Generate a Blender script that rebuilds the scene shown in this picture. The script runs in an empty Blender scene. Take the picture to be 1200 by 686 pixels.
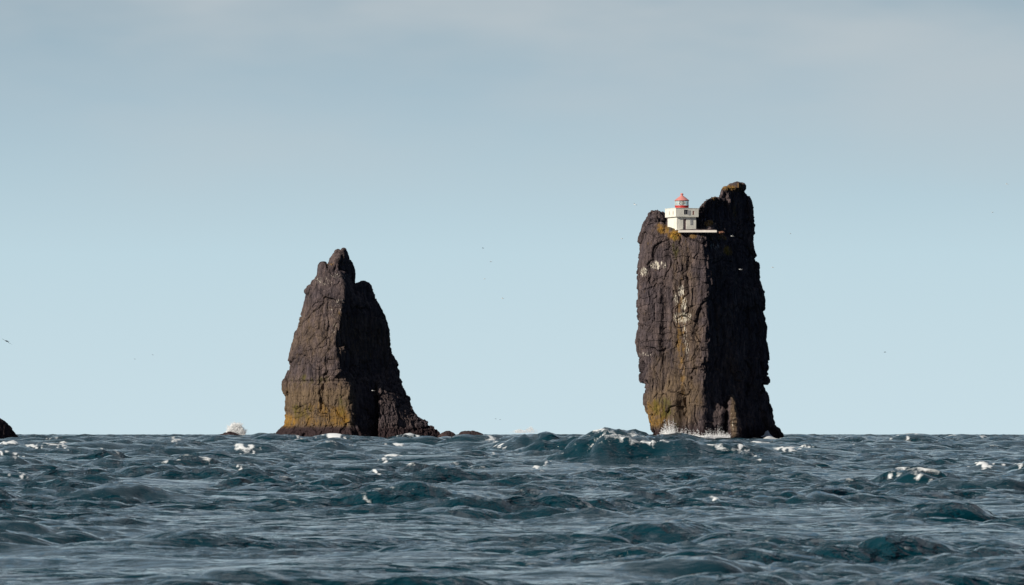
import bpy, bmesh, math, random
import numpy as np
from mathutils import Vector, Matrix

R = math.radians
S = bpy.context.scene
COL = S.collection

# ------------------------------------------------------------------ camera
EYE = 1.75            # metres above mean sea level
F = 6000.0           # focal length in pixels of the 1200 px wide photograph
HY = 509.0           # row of the horizon
cam_d = bpy.data.cameras.new('camera')
cam = bpy.data.objects.new('camera', cam_d)
COL.objects.link(cam)
cam.location = (0, 0, EYE)
cam.rotation_euler = (R(90), 0, 0)
cam_d.sensor_width = 36.0
cam_d.lens = 36.0 * F / 1200.0
cam_d.shift_y = (HY - 343.0) / 1200.0
cam_d.clip_start = 0.5
cam_d.clip_end = 60000
cam_d.dof.use_dof = True
cam_d.dof.focus_distance = 880
cam_d.dof.aperture_fstop = 8.0
S.camera = cam

# ------------------------------------------------------------------ light
SUN_AZ = 48.0        # degrees to the left of straight behind the camera
SUN_EL = 27.0
SUN = Vector((-math.sin(R(SUN_AZ)) * math.cos(R(SUN_EL)), -math.cos(R(SUN_AZ)) * math.cos(R(SUN_EL)), math.sin(R(SUN_EL))))
sun_d = bpy.data.lights.new('sun', 'SUN')
sun_d.energy = 5.0
sun_d.angle = R(0.5)
sun_d.color = (1.0, 0.93, 0.82)
sun = bpy.data.objects.new('sun', sun_d)
COL.objects.link(sun)
sun.rotation_euler = SUN.to_track_quat('Z', 'Y').to_euler()
sun.location = (-200, -100, 300)

S.cycles.diffuse_bounces = 12
S.cycles.max_bounces = 16
S.view_settings.view_transform = 'Standard'
S.view_settings.look = 'None'
S.view_settings.gamma = 1.0
S.view_settings.exposure = 0.0
S.view_settings.use_curve_mapping = False

world = bpy.data.worlds.new('World')
S.world = world
world.use_nodes = True
nt = world.node_tree
nt.nodes.clear()


def nd(t, kind, **kw):
    n = t.nodes.new(kind)
    for k, v in kw.items():
        if k.startswith('i_'):
            key = k[2:]
            n.inputs[int(key) if key.isdigit() else key].default_value = v
        else:
            setattr(n, k, v)
    return n


def ramp(t, stops, interp='LINEAR'):
    n = t.nodes.new('ShaderNodeValToRGB')
    cr = n.color_ramp
    cr.interpolation = interp
    while len(cr.elements) < len(stops):
        cr.elements.new(0.5)
    for e, (p, c) in zip(cr.elements, stops):
        e.position = p
        e.color = (c[0], c[1], c[2], 1) if hasattr(c, '__len__') else (c, c, c, 1)
    return n


W_STR = 0.1
sky = nd(nt, 'ShaderNodeTexSky', sky_type='NISHITA', sun_disc=False, sun_elevation=R(SUN_EL),
         sun_rotation=R(180 + SUN_AZ), air_density=1.0, dust_density=1.0, ozone_density=1.5)
tc = nd(nt, 'ShaderNodeTexCoord')
sep = nd(nt, 'ShaderNodeSeparateXYZ')
nt.links.new(tc.outputs['Generated'], sep.inputs[0])
# thin veil of high cloud: brighter towards the horizon, greyer above; darkened above the frame to deepen shade and water
veil = ramp(nt, [(0.0, (0.61, 0.775, 0.855)), (0.035, (0.515, 0.69, 0.785)), (0.065, (0.375, 0.515, 0.615)),
                 (0.09, (0.275, 0.388, 0.475)), (0.2, (0.115, 0.225, 0.335)), (0.32, (0.042, 0.09, 0.135)), (0.45, (0.05, 0.075, 0.115)), (0.7, (0.04, 0.06, 0.10)), (1.0, (0.03, 0.05, 0.085))])
nt.links.new(sep.outputs['Z'], veil.inputs['Fac'])
vs = nd(nt, 'ShaderNodeVectorMath', operation='SCALE')
vs.inputs['Scale'].default_value = 1.0 / W_STR
nt.links.new(veil.outputs['Color'], vs.inputs[0])
mix1 = nd(nt, 'ShaderNodeMix', data_type='RGBA')
mix1.inputs['Factor'].default_value = 0.9
nt.links.new(sky.outputs['Color'], mix1.inputs['A'])
nt.links.new(vs.outputs['Vector'], mix1.inputs['B'])
# soft wisps
mp = nd(nt, 'ShaderNodeMapping')
mp.inputs['Scale'].default_value = (11, 11, 36)
mp.inputs['Rotation'].default_value = (0, R(12), 0)
mp.inputs['Location'].default_value = (3.1, 0.4, 0.7)
nt.links.new(tc.outputs['Generated'], mp.inputs['Vector'])
nz = nd(nt, 'ShaderNodeTexNoise', i_Scale=1.0, i_Detail=4.0, i_Roughness=0.5)
nt.links.new(mp.outputs['Vector'], nz.inputs['Vector'])
wr = ramp(nt, [(0.3, 0.0), (0.75, 1.0)], 'EASE')
nt.links.new(nz.outputs['Fac'], wr.inputs['Fac'])
hi = nd(nt, 'ShaderNodeMapRange', i_1=0.035, i_2=0.085)
nt.links.new(sep.outputs['Z'], hi.inputs['Value'])
wm = nd(nt, 'ShaderNodeMath', operation='MULTIPLY')
nt.links.new(wr.outputs['Color'], wm.inputs[0])
nt.links.new(hi.outputs['Result'], wm.inputs[1])
wm2 = nd(nt, 'ShaderNodeMath', operation='MULTIPLY')
wm2.inputs[1].default_value = 0.75
nt.links.new(wm.outputs[0], wm2.inputs[0])
mix2 = nd(nt, 'ShaderNodeMix', data_type='RGBA')
mix2.inputs['B'].default_value = (0.55 / W_STR, 0.59 / W_STR, 0.61 / W_STR, 1)
nt.links.new(wm2.outputs[0], mix2.inputs['Factor'])
nt.links.new(mix1.outputs['Result'], mix2.inputs['A'])
bg = nd(nt, 'ShaderNodeBackground', i_Strength=W_STR)
# added sky dimming, unseen behind the viewer's right: deepens and blues the rock shade
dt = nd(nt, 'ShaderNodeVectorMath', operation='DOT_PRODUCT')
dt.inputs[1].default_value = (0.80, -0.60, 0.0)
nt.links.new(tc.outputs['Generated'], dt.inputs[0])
added_dim = nd(nt, 'ShaderNodeMapRange', i_1=-0.1, i_2=0.55, i_3=1.0, i_4=0.22)
nt.links.new(dt.outputs['Value'], added_dim.inputs['Value'])
added_dim.inputs[3].default_value = 0.0
added_dim.inputs[4].default_value = 1.0
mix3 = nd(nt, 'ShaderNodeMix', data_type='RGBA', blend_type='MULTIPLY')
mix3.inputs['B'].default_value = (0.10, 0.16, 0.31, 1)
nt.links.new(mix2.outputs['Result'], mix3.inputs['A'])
nt.links.new(added_dim.outputs['Result'], mix3.inputs['Factor'])
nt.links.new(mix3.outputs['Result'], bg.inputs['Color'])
wo = nd(nt, 'ShaderNodeOutputWorld')
nt.links.new(bg.outputs[0], wo.inputs['Surface'])

# ------------------------------------------------------------------ helpers


def tag(o, label=None, cat=None, group=None, kind=None):
    if label: o['label'] = label
    if cat: o['category'] = cat
    if group: o['group'] = group
    if kind: o['kind'] = kind
    return o


def link(name, me, mat=None, parent=None, loc=None):
    o = bpy.data.objects.new(name, me)
    COL.objects.link(o)
    if mat is not None and me is not None:
        me.materials.append(mat)
    if parent: o.parent = parent
    if loc is not None: o.location = loc
    return o


def np_mesh(name, V, Fq, smooth=True):
    """mesh from an (n,3) vertex array and an (m,4) or (m,3) face array"""
    me = bpy.data.meshes.new(name)
    V = np.asarray(V, dtype=np.float32)
    Fq = np.asarray(Fq, dtype=np.int32)
    n, k = Fq.shape
    me.vertices.add(len(V))
    me.vertices.foreach_set('co', V.ravel())
    me.loops.add(n * k)
    me.loops.foreach_set('vertex_index', Fq.ravel())
    me.polygons.add(n)
    me.polygons.foreach_set('loop_start', np.arange(0, n * k, k, dtype=np.int32))
    me.polygons.foreach_set('loop_total', np.full(n, k, dtype=np.int32))
    me.polygons.foreach_set('use_smooth', np.full(n, smooth, dtype=bool))
    me.update(calc_edges=True)
    return me


def at(px, py, D):
    """world point seen at photo pixel (px, py) at distance D"""
    return Vector(((px - 600) / F * D, D, EYE + (HY - py) / F * D))


# --- vectorised gradient noise
_rng = np.random.RandomState(7)
_P = np.tile(_rng.permutation(256), 3).astype(np.int64)
_G = _rng.normal(size=(256, 3))
_G /= np.linalg.norm(_G, axis=1)[:, None]


def pn(p):
    i = np.floor(p).astype(np.int64)
    f = p - i
    u = f * f * f * (f * (f * 6 - 15) + 10)
    i &= 255
    out = 0.0
    for dx in (0, 1):
        wx = u[:, 0] if dx else 1 - u[:, 0]
        for dy in (0, 1):
            wy = u[:, 1] if dy else 1 - u[:, 1]
            for dz in (0, 1):
                wz = u[:, 2] if dz else 1 - u[:, 2]
                h = _P[_P[_P[i[:, 0] + dx] + i[:, 1] + dy] + i[:, 2] + dz]
                g = _G[h]
                out = out + wx * wy * wz * (g[:, 0] * (f[:, 0] - dx) + g[:, 1] * (f[:, 1] - dy) + g[:, 2] * (f[:, 2] - dz))
    return out * 1.5


def fbm(p, octv=4, gain=0.5):
    a, s, out = 1.0, 1.0, 0.0
    for k in range(octv):
        out = out + a * pn(p * s + 17.3 * k)
        a *= gain
        s *= 2.03
    return out


def ridged(p, octv=4):
    a, s, out = 1.0, 1.0, 0.0
    for k in range(octv):
        out = out + a * (0.5 - np.abs(pn(p * s + 9.1 * k)) * 1.6)
        a *= 0.5
        s *= 2.1
    return out


def cellular(p):
    """distance to the two nearest jittered cell points, and a random value per cell"""
    base = np.floor(p).astype(np.int64)
    n = len(p)
    d1 = np.full(n, 9.0); d2 = np.full(n, 9.0); val = np.zeros(n); off = np.zeros((n, 3))
    for dx in (-1, 0, 1):
        for dy in (-1, 0, 1):
            for dz in (-1, 0, 1):
                c = base + np.array((dx, dy, dz))
                h = _P[_P[_P[c[:, 0] & 255] + (c[:, 1] & 255)] + (c[:, 2] & 255)]
                q = c + 0.5 + 0.45 * _G[h]
                d = np.linalg.norm(p - q, axis=1)
                m = d < d1
                d2 = np.where(m, d1, np.minimum(d2, d))
                val = np.where(m, h / 255.0, val)
                off = np.where(m[:, None], p - q, off)
                d1 = np.where(m, d, d1)
    return d1, d2, val, off


def mat_new(name):
    m = bpy.data.materials.new(name)
    m.use_nodes = True
    m.node_tree.nodes.clear()
    o = m.node_tree.nodes.new('ShaderNodeOutputMaterial')
    b = m.node_tree.nodes.new('ShaderNodeBsdfPrincipled')
    m.node_tree.links.new(b.outputs[0], o.inputs['Surface'])
    return m, m.node_tree, b, o


def paint(name, col, rough=0.6, wear=0.15, scale=3.0, bump=0.0, metal=0.0, streak=True):
    m, t, b, o = mat_new(name)
    c = nd(t, 'ShaderNodeTexCoord')
    mpp = nd(t, 'ShaderNodeMapping')
    mpp.inputs['Scale'].default_value = (scale, scale, scale * (0.35 if streak else 1))
    t.links.new(c.outputs['Object'], mpp.inputs['Vector'])
    n = nd(t, 'ShaderNodeTexNoise', i_Scale=1.0, i_Detail=6.0, i_Roughness=0.6)
    t.links.new(mpp.outputs['Vector'], n.inputs['Vector'])
    r = ramp(t, [(0.35, [x * (1 - wear) for x in col]), (0.65, col)])
    t.links.new(n.outputs['Fac'], r.inputs['Fac'])
    t.links.new(r.outputs['Color'], b.inputs['Base Color'])
    b.inputs['Roughness'].default_value = rough
    b.inputs['Metallic'].default_value = metal
    if bump:
        bp = nd(t, 'ShaderNodeBump', i_Strength=0.5, i_Distance=bump)
        t.links.new(n.outputs['Fac'], bp.inputs['Height'])
        t.links.new(bp.outputs['Normal'], b.inputs['Normal'])
    return m


# ------------------------------------------------------------------ rock material
def rock_material(name, dark, light):
    m, t, b, o = mat_new(name)
    c = nd(t, 'ShaderNodeTexCoord')
    mp1 = nd(t, 'ShaderNodeMapping')
    mp1.inputs['Scale'].default_value = (1.5, 1.5, 0.28)
    t.links.new(c.outputs['Object'], mp1.inputs['Vector'])
    n1 = nd(t, 'ShaderNodeTexNoise', i_Scale=1.0, i_Detail=9.0, i_Roughness=0.68)      # vertical streaks
    t.links.new(mp1.outputs['Vector'], n1.inputs['Vector'])
    n2 = nd(t, 'ShaderNodeTexNoise', i_Scale=0.23, i_Detail=6.0, i_Roughness=0.6)      # broad patches
    t.links.new(c.outputs['Object'], n2.inputs['Vector'])
    n3 = nd(t, 'ShaderNodeTexNoise', i_Scale=3.4, i_Detail=6.0, i_Roughness=0.75)     # grit
    t.links.new(mp1.outputs['Vector'], n3.inputs['Vector'])
    n13 = nd(t, 'ShaderNodeMix', data_type='FLOAT')
    n13.inputs['Factor'].default_value = 0.45
    t.links.new(n1.outputs['Fac'], n13.inputs['A'])
    t.links.new(n3.outputs['Fac'], n13.inputs['B'])
    r1 = ramp(t, [(0.36, dark), (0.5, [(a_ + b_) * .42 for a_, b_ in zip(dark, light)]), (0.66, light)])
    t.links.new(n13.outputs['Result'], r1.inputs['Fac'])
    r2 = ramp(t, [(0.35, (0.62, 0.6, 0.68)), (0.7, (1.15, 1.03, 0.96))])
    t.links.new(n2.outputs['Fac'], r2.inputs['Fac'])
    mul = nd(t, 'ShaderNodeMix', data_type='RGBA', blend_type='MULTIPLY')
    mul.inputs['Factor'].default_value = 1.0
    t.links.new(r1.outputs['Color'], mul.inputs['A'])
    t.links.new(r2.outputs['Color'], mul.inputs['B'])
    last = mul.outputs['Result']
    mp2 = nd(t, 'ShaderNodeMapping')
    mp2.inputs['Scale'].default_value = (1.25, 1.25, 0.5)
    t.links.new(c.outputs['Object'], mp2.inputs['Vector'])
    nf = nd(t, 'ShaderNodeTexNoise', i_Scale=1.0, i_Detail=7.0, i_Roughness=0.7)
    t.links.new(mp2.outputs['Vector'], nf.inputs['Vector'])

    def layer(attr, c0, c1, lo, hi, last, k=1.0, src=None):
        a = nd(t, 'ShaderNodeAttribute', attribute_name=attr)
        add = nd(t, 'ShaderNodeMath', operation='ADD')
        t.links.new(a.outputs['Fac'], add.inputs[0])
        sub = nd(t, 'ShaderNodeMath', operation='SUBTRACT')
        t.links.new((src or nf).outputs['Fac'], sub.inputs[0])
        sub.inputs[1].default_value = 0.5
        sc = nd(t, 'ShaderNodeMath', operation='MULTIPLY')
        sc.inputs[1].default_value = k
        t.links.new(sub.outputs[0], sc.inputs[0])
        t.links.new(sc.outputs[0], add.inputs[1])
        mr = nd(t, 'ShaderNodeMapRange', i_1=lo, i_2=hi)
        t.links.new(add.outputs[0], mr.inputs['Value'])
        cc = ramp(t, [(0.35, c0), (0.65, c1)])
        t.links.new(n13.outputs['Result'], cc.inputs['Fac'])
        mx = nd(t, 'ShaderNodeMix', data_type='RGBA')
        t.links.new(mr.outputs['Result'], mx.inputs['Factor'])
        t.links.new(last, mx.inputs['A'])
        t.links.new(cc.outputs['Color'], mx.inputs['B'])
        return mx.outputs['Result']

    last = layer('brown', (0.05, 0.034, 0.024), (0.22, 0.155, 0.098), 0.15, 0.95, last, 1.6)
    last = layer('lichen', (0.10, 0.06, 0.018), (0.44, 0.235, 0.035), 0.3, 0.95, last, 2.4)
    last = layer('moss', (0.05, 0.05, 0.012), (0.12, 0.11, 0.02), 0.35, 0.95, last, 2.2)
    last = layer('wet', (0.022, 0.015, 0.018), (0.055, 0.035, 0.035), 0.3, 0.7, last)
    last = layer('guano', (0.42, 0.37, 0.29), (0.80, 0.74, 0.62), 0.64, 0.80, last, 3.4, n3)
    t.links.new(last, b.inputs['Base Color'])
    b.inputs['Roughness'].default_value = 0.9
    b.inputs['Specular IOR Level'].default_value = 0.2
    bp = nd(t, 'ShaderNodeBump', i_Strength=1.0, i_Distance=0.22)
    ba = nd(t, 'ShaderNodeMath', operation='ADD')
    t.links.new(n1.outputs['Fac'], ba.inputs[0])
    t.links.new(n3.outputs['Fac'], ba.inputs[1])
    t.links.new(ba.outputs[0], bp.inputs['Height'])
    t.links.new(bp.outputs['Normal'], b.inputs['Normal'])
    return m


ROCK = rock_material('basalt_rock', (0.009, 0.008, 0.012), (0.215, 0.175, 0.168))

# ------------------------------------------------------------------ rock bodies


def loft(bm, rows, s, D, step=0.35, nb=7):
    """closed body from rows (py, [(px, depth towards the viewer in m)...], back depth)"""
    def prof(r):
        py, pts, b = r
        P = [((px - 600) * s, D - d) for px, d in pts]
        (x0, y0), (x1, y1) = P[0], P[-1]
        for k in range(1, nb):
            u = k / nb
            P.append((x1 + (x0 - x1) * u, y1 + (y0 - y1) * u + b * math.sin(math.pi * u)))
        return EYE + (HY - py) * s, np.array(P)
    R_ = [prof(r) for r in rows]
    rings = []
    for (z0, p0), (z1, p1) in zip(R_[:-1], R_[1:]):
        n = max(1, int(abs(z0 - z1) / step))
        for k in range(n):
            u = k / n
            rings.append((z0 + (z1 - z0) * u, p0 + (p1 - p0) * u))
    rings.append(R_[-1])
    vs_ = [[bm.verts.new((x, y, z)) for x, y in p] for z, p in rings]
    m = len(vs_[0])
    for a, b in zip(vs_[:-1], vs_[1:]):
        for k in range(m):
            bm.faces.new((a[k], a[(k + 1) % m], b[(k + 1) % m], b[k]))
    bm.faces.new(vs_[0][::-1])
    bm.faces.new(vs_[-1])


def remesh(bm, voxel):
    bmesh.ops.recalc_face_normals(bm, faces=bm.faces)
    me = bpy.data.meshes.new('rough')
    bm.to_mesh(me)
    bm.free()
    ob = bpy.data.objects.new('rough', me)
    COL.objects.link(ob)
    md = ob.modifiers.new('remesh', 'REMESH')
    md.mode = 'VOXEL'
    md.voxel_size = voxel
    md.use_smooth_shade = True
    sm = ob.modifiers.new('smooth', 'SMOOTH')
    sm.factor = 0.5
    sm.iterations = 1
    dg = bpy.context.evaluated_depsgraph_get()
    out = bpy.data.meshes.new_from_object(ob.evaluated_get(dg))
    bpy.data.objects.remove(ob)
    bpy.data.meshes.remove(me)
    return out


def get_vn(me):
    n = len(me.vertices)
    V = np.empty(n * 3, dtype=np.float32)
    N = np.empty(n * 3, dtype=np.float32)
    me.vertices.foreach_get('co', V)
    me.vertices.foreach_get('normal', N)
    return V.reshape(-1, 3).astype(np.float64), N.reshape(-1, 3).astype(np.float64)


def weather(me, amp=1.0, strata=0.0, seed=0.0, calm=None, carve=()):
    """break a smooth body into planes, columns, ledges and cracks"""
    V, N = get_vn(me)
    q = V + seed
    k = np.ones(len(V)) if calm is None else calm(V)
    w = np.stack([fbm(q * 0.22, 3), fbm(q * 0.22 + 40, 3), fbm(q * 0.22 + 80, 3)], 1)
    # flat-faced blocks, taller than wide: every cell is a tilted plane
    def blocks(p, fx, fz, tilt, crack, cw):
        pp = p * np.array((fx, fx, fz))
        c1, c2, val, off = cellular(pp)
        g = _G[(val * 255).astype(int) & 255]
        dd = (val - 0.5) * 1.0 + tilt * (off * g).sum(1)
        return dd - crack * np.exp(-((c2 - c1) / cw) ** 2)
    d = 0.55 * blocks(q + w * 1.6, 0.22, 0.10, 0.9, 0.5, 0.04)
    d += 0.20 * blocks(q + w * 0.9, 0.55, 0.15, 1.1, 0.6, 0.05)
    # upright flutes, broken by ledges
    zz = q[:, 2] + 1.2 * fbm(q * 0.18, 3)
    sh = np.floor(zz * 0.33)[:, None] * np.array((0.37, 0.53, 0.0))
    d += 0.20 * blocks(q + w * 0.35 + sh, 1.15, 0.05, 0.9, 0.45, 0.07)
    d += 0.07 * blocks(q + w * 0.2 + sh * 2, 2.6, 0.14, 0.9, 0.3, 0.10)
    fr = zz * 0.62 + 0.5 * pn(q * 0.3)
    d += 0.16 * (1 - (fr - np.floor(fr))) * np.clip(.5 + 2.0 * pn(q * .21 + 60), 0, 1)
    d += 0.10 * ridged((q + w * 0.8) * np.array((0.9, 0.9, 0.22)), 4)
    d += 0.042 * fbm(q * np.array((2.4, 2.4, 1.4)), 3, 0.65)
    if strata:
        zz = q[:, 2] + 0.8 * fbm(q * 0.15, 3)
        d += strata * (pn(np.stack([zz * 0.9, q[:, 0] * 0.05, q[:, 1] * 0.05], 1)) + 0.6 * pn(np.stack([zz * 2.3, q[:, 0] * .08, q[:, 1] * .08 + 5], 1)))
    d -= d.mean()
    d = d * amp * k + 0.2
    for s, D, px, py, rx, ry, dep in carve:
        x = V[:, 0] / s + 600 + 1.2 * fbm(q * 0.5, 2)
        y = HY - (V[:, 2] - EYE) / s
        r = ((x - px) / rx) ** 2 + ((y - py) / ry) ** 2
        d -= dep * np.exp(-r ** 1.5) * (V[:, 1] < D + 1)
    V = V + N * d[:, None]
    me.vertices.foreach_set('co', V.astype(np.float32).ravel())
    me.polygons.foreach_set('use_smooth', np.zeros(len(me.polygons), dtype=bool))
    me.update()
    return V


def attr(me, name, val):
    a = me.attributes.new(name, 'FLOAT', 'POINT')
    a.data.foreach_set('value', np.clip(val, 0, 1.3).astype(np.float32))


def patches(V, s, lst, front=None):
    """sum of soft elliptical patches (px, py, rx, ry, strength) on the rock face"""
    px = V[:, 0] / s + 600
    py = HY - (V[:, 2] - EYE) / s
    out = np.zeros(len(V))
    for x, y, rx, ry, st in lst:
        r = ((px - x) / rx) ** 2 + ((py - y) / ry) ** 2
        out = np.maximum(out, st * np.clip(1.35 - r * 0.7, 0, 1))
    if front is not None:
        out *= front
    return out, px, py


def sharp(me):
    me.polygons.foreach_set('use_smooth', np.zeros(len(me.polygons), dtype=bool))


# ---- the tall stack that carries the lighthouse
D1 = 900.0
s1 = D1 / F
bm = bmesh.new()
loft(bm, [
    (271.5, [(757, -1), (763, 2.5), (790, 5.0), (816, 6.2), (837, 4.6), (842, -3)], 7),
    (276, [(753.5, -1), (761, 3), (788, 5.8), (817, 6.8), (839, 4.2), (846, -3)], 8),
    (290, [(750.5, -1), (758, 3), (785, 6), (820, 7.2), (846, 1.8), (852, -4)], 9),
    (317, [(748.8, -1), (757, 3), (785, 5.6), (823, 7.6), (856, 0.6), (864, -5)], 9),
    (340, [(747, -1), (756, 3), (785, 5.4), (824, 7.8), (858, 0.4), (868, -5)], 9),
    (372, [(747, -1), (757, 3.2), (783, 5.0), (825, 8.0), (861, 0.2), (873, -5)], 9),
    (400, [(746.6, -1), (757, 3.2), (783, 5.0), (824, 8.0), (862, 0.0), (875, -5)], 9),
    (414, [(749.2, -1), (758, 3.4), (784, 5.0), (823, 8.0), (862, 0.0), (875, -5)], 9),
    (420, [(752.4, -1), (760, 3.4), (785, 5.0), (822, 8.0), (862, 0.0), (875, -5)], 9),
    (432, [(751.2, -1), (760, 3.4), (786, 5.2), (821, 8.0), (862, -0.2), (875, -5)], 9),
    (445, [(749.8, -1), (759, 3.4), (788, 5.4), (820, 8.0), (860, -0.2), (873, -5)], 9),
    (450, [(756.6, -1), (763, 3.4), (789, 5.6), (820, 8.0), (859, 0.2), (872, -5)], 9),
    (460, [(754.5, -1), (763, 3.4), (790, 5.8), (820, 8.2), (858, 0.6), (871, -4)], 9),
    (474, [(755.3, -1), (765, 3.8), (790, 6.0), (820, 8.4), (857, 1.2), (870, -4)], 9),
    (482, [(758.2, -1), (766, 4.0), (792, 6.2), (820, 8.6), (856, 1.8), (868, -4)], 9),
    (493, [(759.4, -1), (768, 4.2), (794, 6.4), (821, 8.8), (856, 2.2), (868, -4)], 9),
    (507, [(765.5, -1), (773, 4.2), (796, 6.8), (822, 9.2), (856, 2.8), (868, -3)], 9),
    (540, [(768, -1), (776, 4.4), (797, 7.0), (823, 9.8), (857, 3.4), (870, -3)], 9),
], s1, D1)
# dark tower at the rear right
loft(bm, [
    (215.6, [(865, -5.0), (868, -5.8), (870, -6.6), (872.5, -7.4)], 2.0),
    (218, [(856, -5.4), (862, -6.0), (868, -7.0), (874, -8.2)], 2.5),
    (221, [(848.5, -5.0), (857, -6.0), (867, -7.8), (875.5, -9.2)], 3.0),
    (227, [(844.3, -4.6), (856, -6.2), (868, -8.2), (879, -9.8)], 3.5),
    (232, [(844.0, -4.6), (858, -6.4), (870, -8.4), (881, -10)], 4.0),
    (238, [(843.0, -4.5), (858, -6.4), (871, -8.6), (882.5, -10.2)], 4.5),
    (252, [(840.5, -4.0), (856, -6.2), (870, -8.6), (883.5, -10.6)], 6.0),
    (261, [(838, -3.0), (853, -5.4), (869, -8.4), (884.8, -11)], 7.0),
    (274, [(835, -1.5), (850, -4.6), (868, -8), (885, -11.2)], 7.5),
    (280.5, [(835, 0), (850, -3.6), (868, -7.6), (883.2, -11)], 8.0),
    (298, [(838, 0), (854, -3.6), (871, -7.6), (887, -11.2)], 8.0),
    (317, [(840, 0), (857, -3.8), (874, -8.0), (891, -11.8)], 8.0),
    (347, [(843, 0), (861, -4.4), (880, -8.4), (898.8, -12.4)], 8.0),
    (370, [(845, 0), (864, -4.8), (883, -8.8), (899, -12.6)], 8.0),
    (382, [(845, 0), (866, -5.0), (885, -9.0), (903, -13)], 8.0),
    (396, [(845, 0), (866, -5.0), (885, -9.0), (900.8, -13)], 8.0),
    (430, [(845, 0), (866, -4.8), (885, -8.8), (903.3, -13)], 8.0),
    (450, [(845, 0), (866, -4.4), (884, -8.6), (901.3, -12.6)], 8.0),
    (461, [(845, 0), (866, -4.2), (884, -8.4), (900.2, -12.4)], 8.0),
    (470, [(845, 0), (867, -4.0), (886, -8.2), (904, -12.4)], 8.0),
    (480, [(845, 0.5), (868, -3.8), (888, -8.0), (907, -12.4)], 8.0),
    (498, [(846, 1), (870, -3.4), (890, -7.6), (909, -12)], 8.0),
    (540, [(848, 2), (874, -2.6), (894, -7.0), (912, -11.6)], 8.0),
], s1, D1)
# shoulder between the lantern and the tower
loft(bm, [
    (229.5, [(837.5, -2.0), (840, -2.6), (843, -4)], 1.8),
    (231.5, [(833, -1.2), (839, -2.5), (850, -4.5)], 2.6),
    (234, [(828, -0.7), (838, -2.4), (854, -5)], 3.5),
    (242, [(822, 0.0), (835, -2.6), (850, -6)], 5.0),
    (250, [(816.5, -0.8), (835, -2.6), (856, -7)], 6.0),
    (262, [(811, -1.0), (835, -2.3), (858, -7)], 7.0),
    (276, [(808, -.6), (836, -1.8), (860, -7)], 8.0),
    (284, [(817, 1.4), (836, -1.8), (860, -7)], 8.0),
], s1, D1)
# knob behind the left side of the lighthouse
loft(bm, [
    (248.5, [(764, -2.2), (770, -2.0), (777, -3.2)], 2.5),
    (254, [(760.5, -1.6), (768, -0.8), (783, -3.2)], 4.0),
    (264, [(756.5, -1.4), (765, 0.4), (788, -2.8)], 5.0),
    (276, [(753.5, -1.2), (764, 1.6), (792, -2.4)], 6.0),
    (290, [(752, -1.2), (764, 1.6), (792, -2.4)], 6.0),
], s1, D1)
# lip left of the terrace, grown over with lichen
loft(bm, [
    (264.5, [(766, 1.2), (771, 2.4), (776, 2.0)], 2.0),
    (268, [(760, 0.6), (770, 3.6), (783, 3.6)], 3.0),
    (271, [(757, 0.4), (770, 4.4), (791, 5.0)], 4.0),
    (285, [(755, 0.4), (770, 4.6), (793, 5.6)], 4.0),
], s1, D1)
# rubble ramp right of the terrace
loft(bm, [
    (273, [(836, 3.6), (839, 2.9), (842, 1.6)], 4.0),
    (280, [(836, 4.2), (842, 2.6), (849, 0.6)], 4.0),
    (296, [(840, 3.4), (849, 1.6), (857, -0.6)], 4.0),
    (306, [(845, 2.4), (853, 0.9), (859, -1.2)], 4.0),
], s1, D1)
# crag right of the lighthouse door, and the buttress with the pale stripe at the water
loft(bm, [
    (260, [(828, 1.0), (831, 1.6), (835, 0.6)], 2.0),
    (266, [(825, 1.4), (832, 2.2), (840, 0.2)], 3.0),
    (275, [(823, 1.8), (832, 2.6), (844, 0.4)], 3.0),
], s1, D1)
loft(bm, [
    (464, [(854, 3.2), (856, 3.8), (858, 2.0)], 4.0),
    (480, [(853.5, 4.4), (857, 5.2), (860, 2.4)], 5.0),
    (507, [(854.5, 5.6), (859.5, 6.4), (864, 2.6)], 6.0),
    (530, [(856, 6.2), (862, 7.0), (868, 2.8)], 6.0),
], s1, D1)
# low apron on the right
loft(bm, [
    (503.5, [(898, -10), (904, -9.5), (910, -11)], 2.0),
    (506, [(896, -9), (908, -8.5), (917, -10.5)], 3.0),
    (509.5, [(895, -8), (908, -7.5), (921, -10)], 3.0),
    (530, [(894, -7), (908, -6.5), (924, -9)], 4.0),
], s1, D1)
me = remesh(bm, 0.12)


def calm1(V):
    # keep the terrace bed and the ground under the lighthouse level
    px = V[:, 0] / s1 + 600
    py = HY - (V[:, 2] - EYE) / s1
    k = np.where((px > 780) & (px < 842) & (py < 275) & (py > 268) & (V[:, 1] < D1 - 1.0), 0.12, 1.0)
    return k


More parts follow.
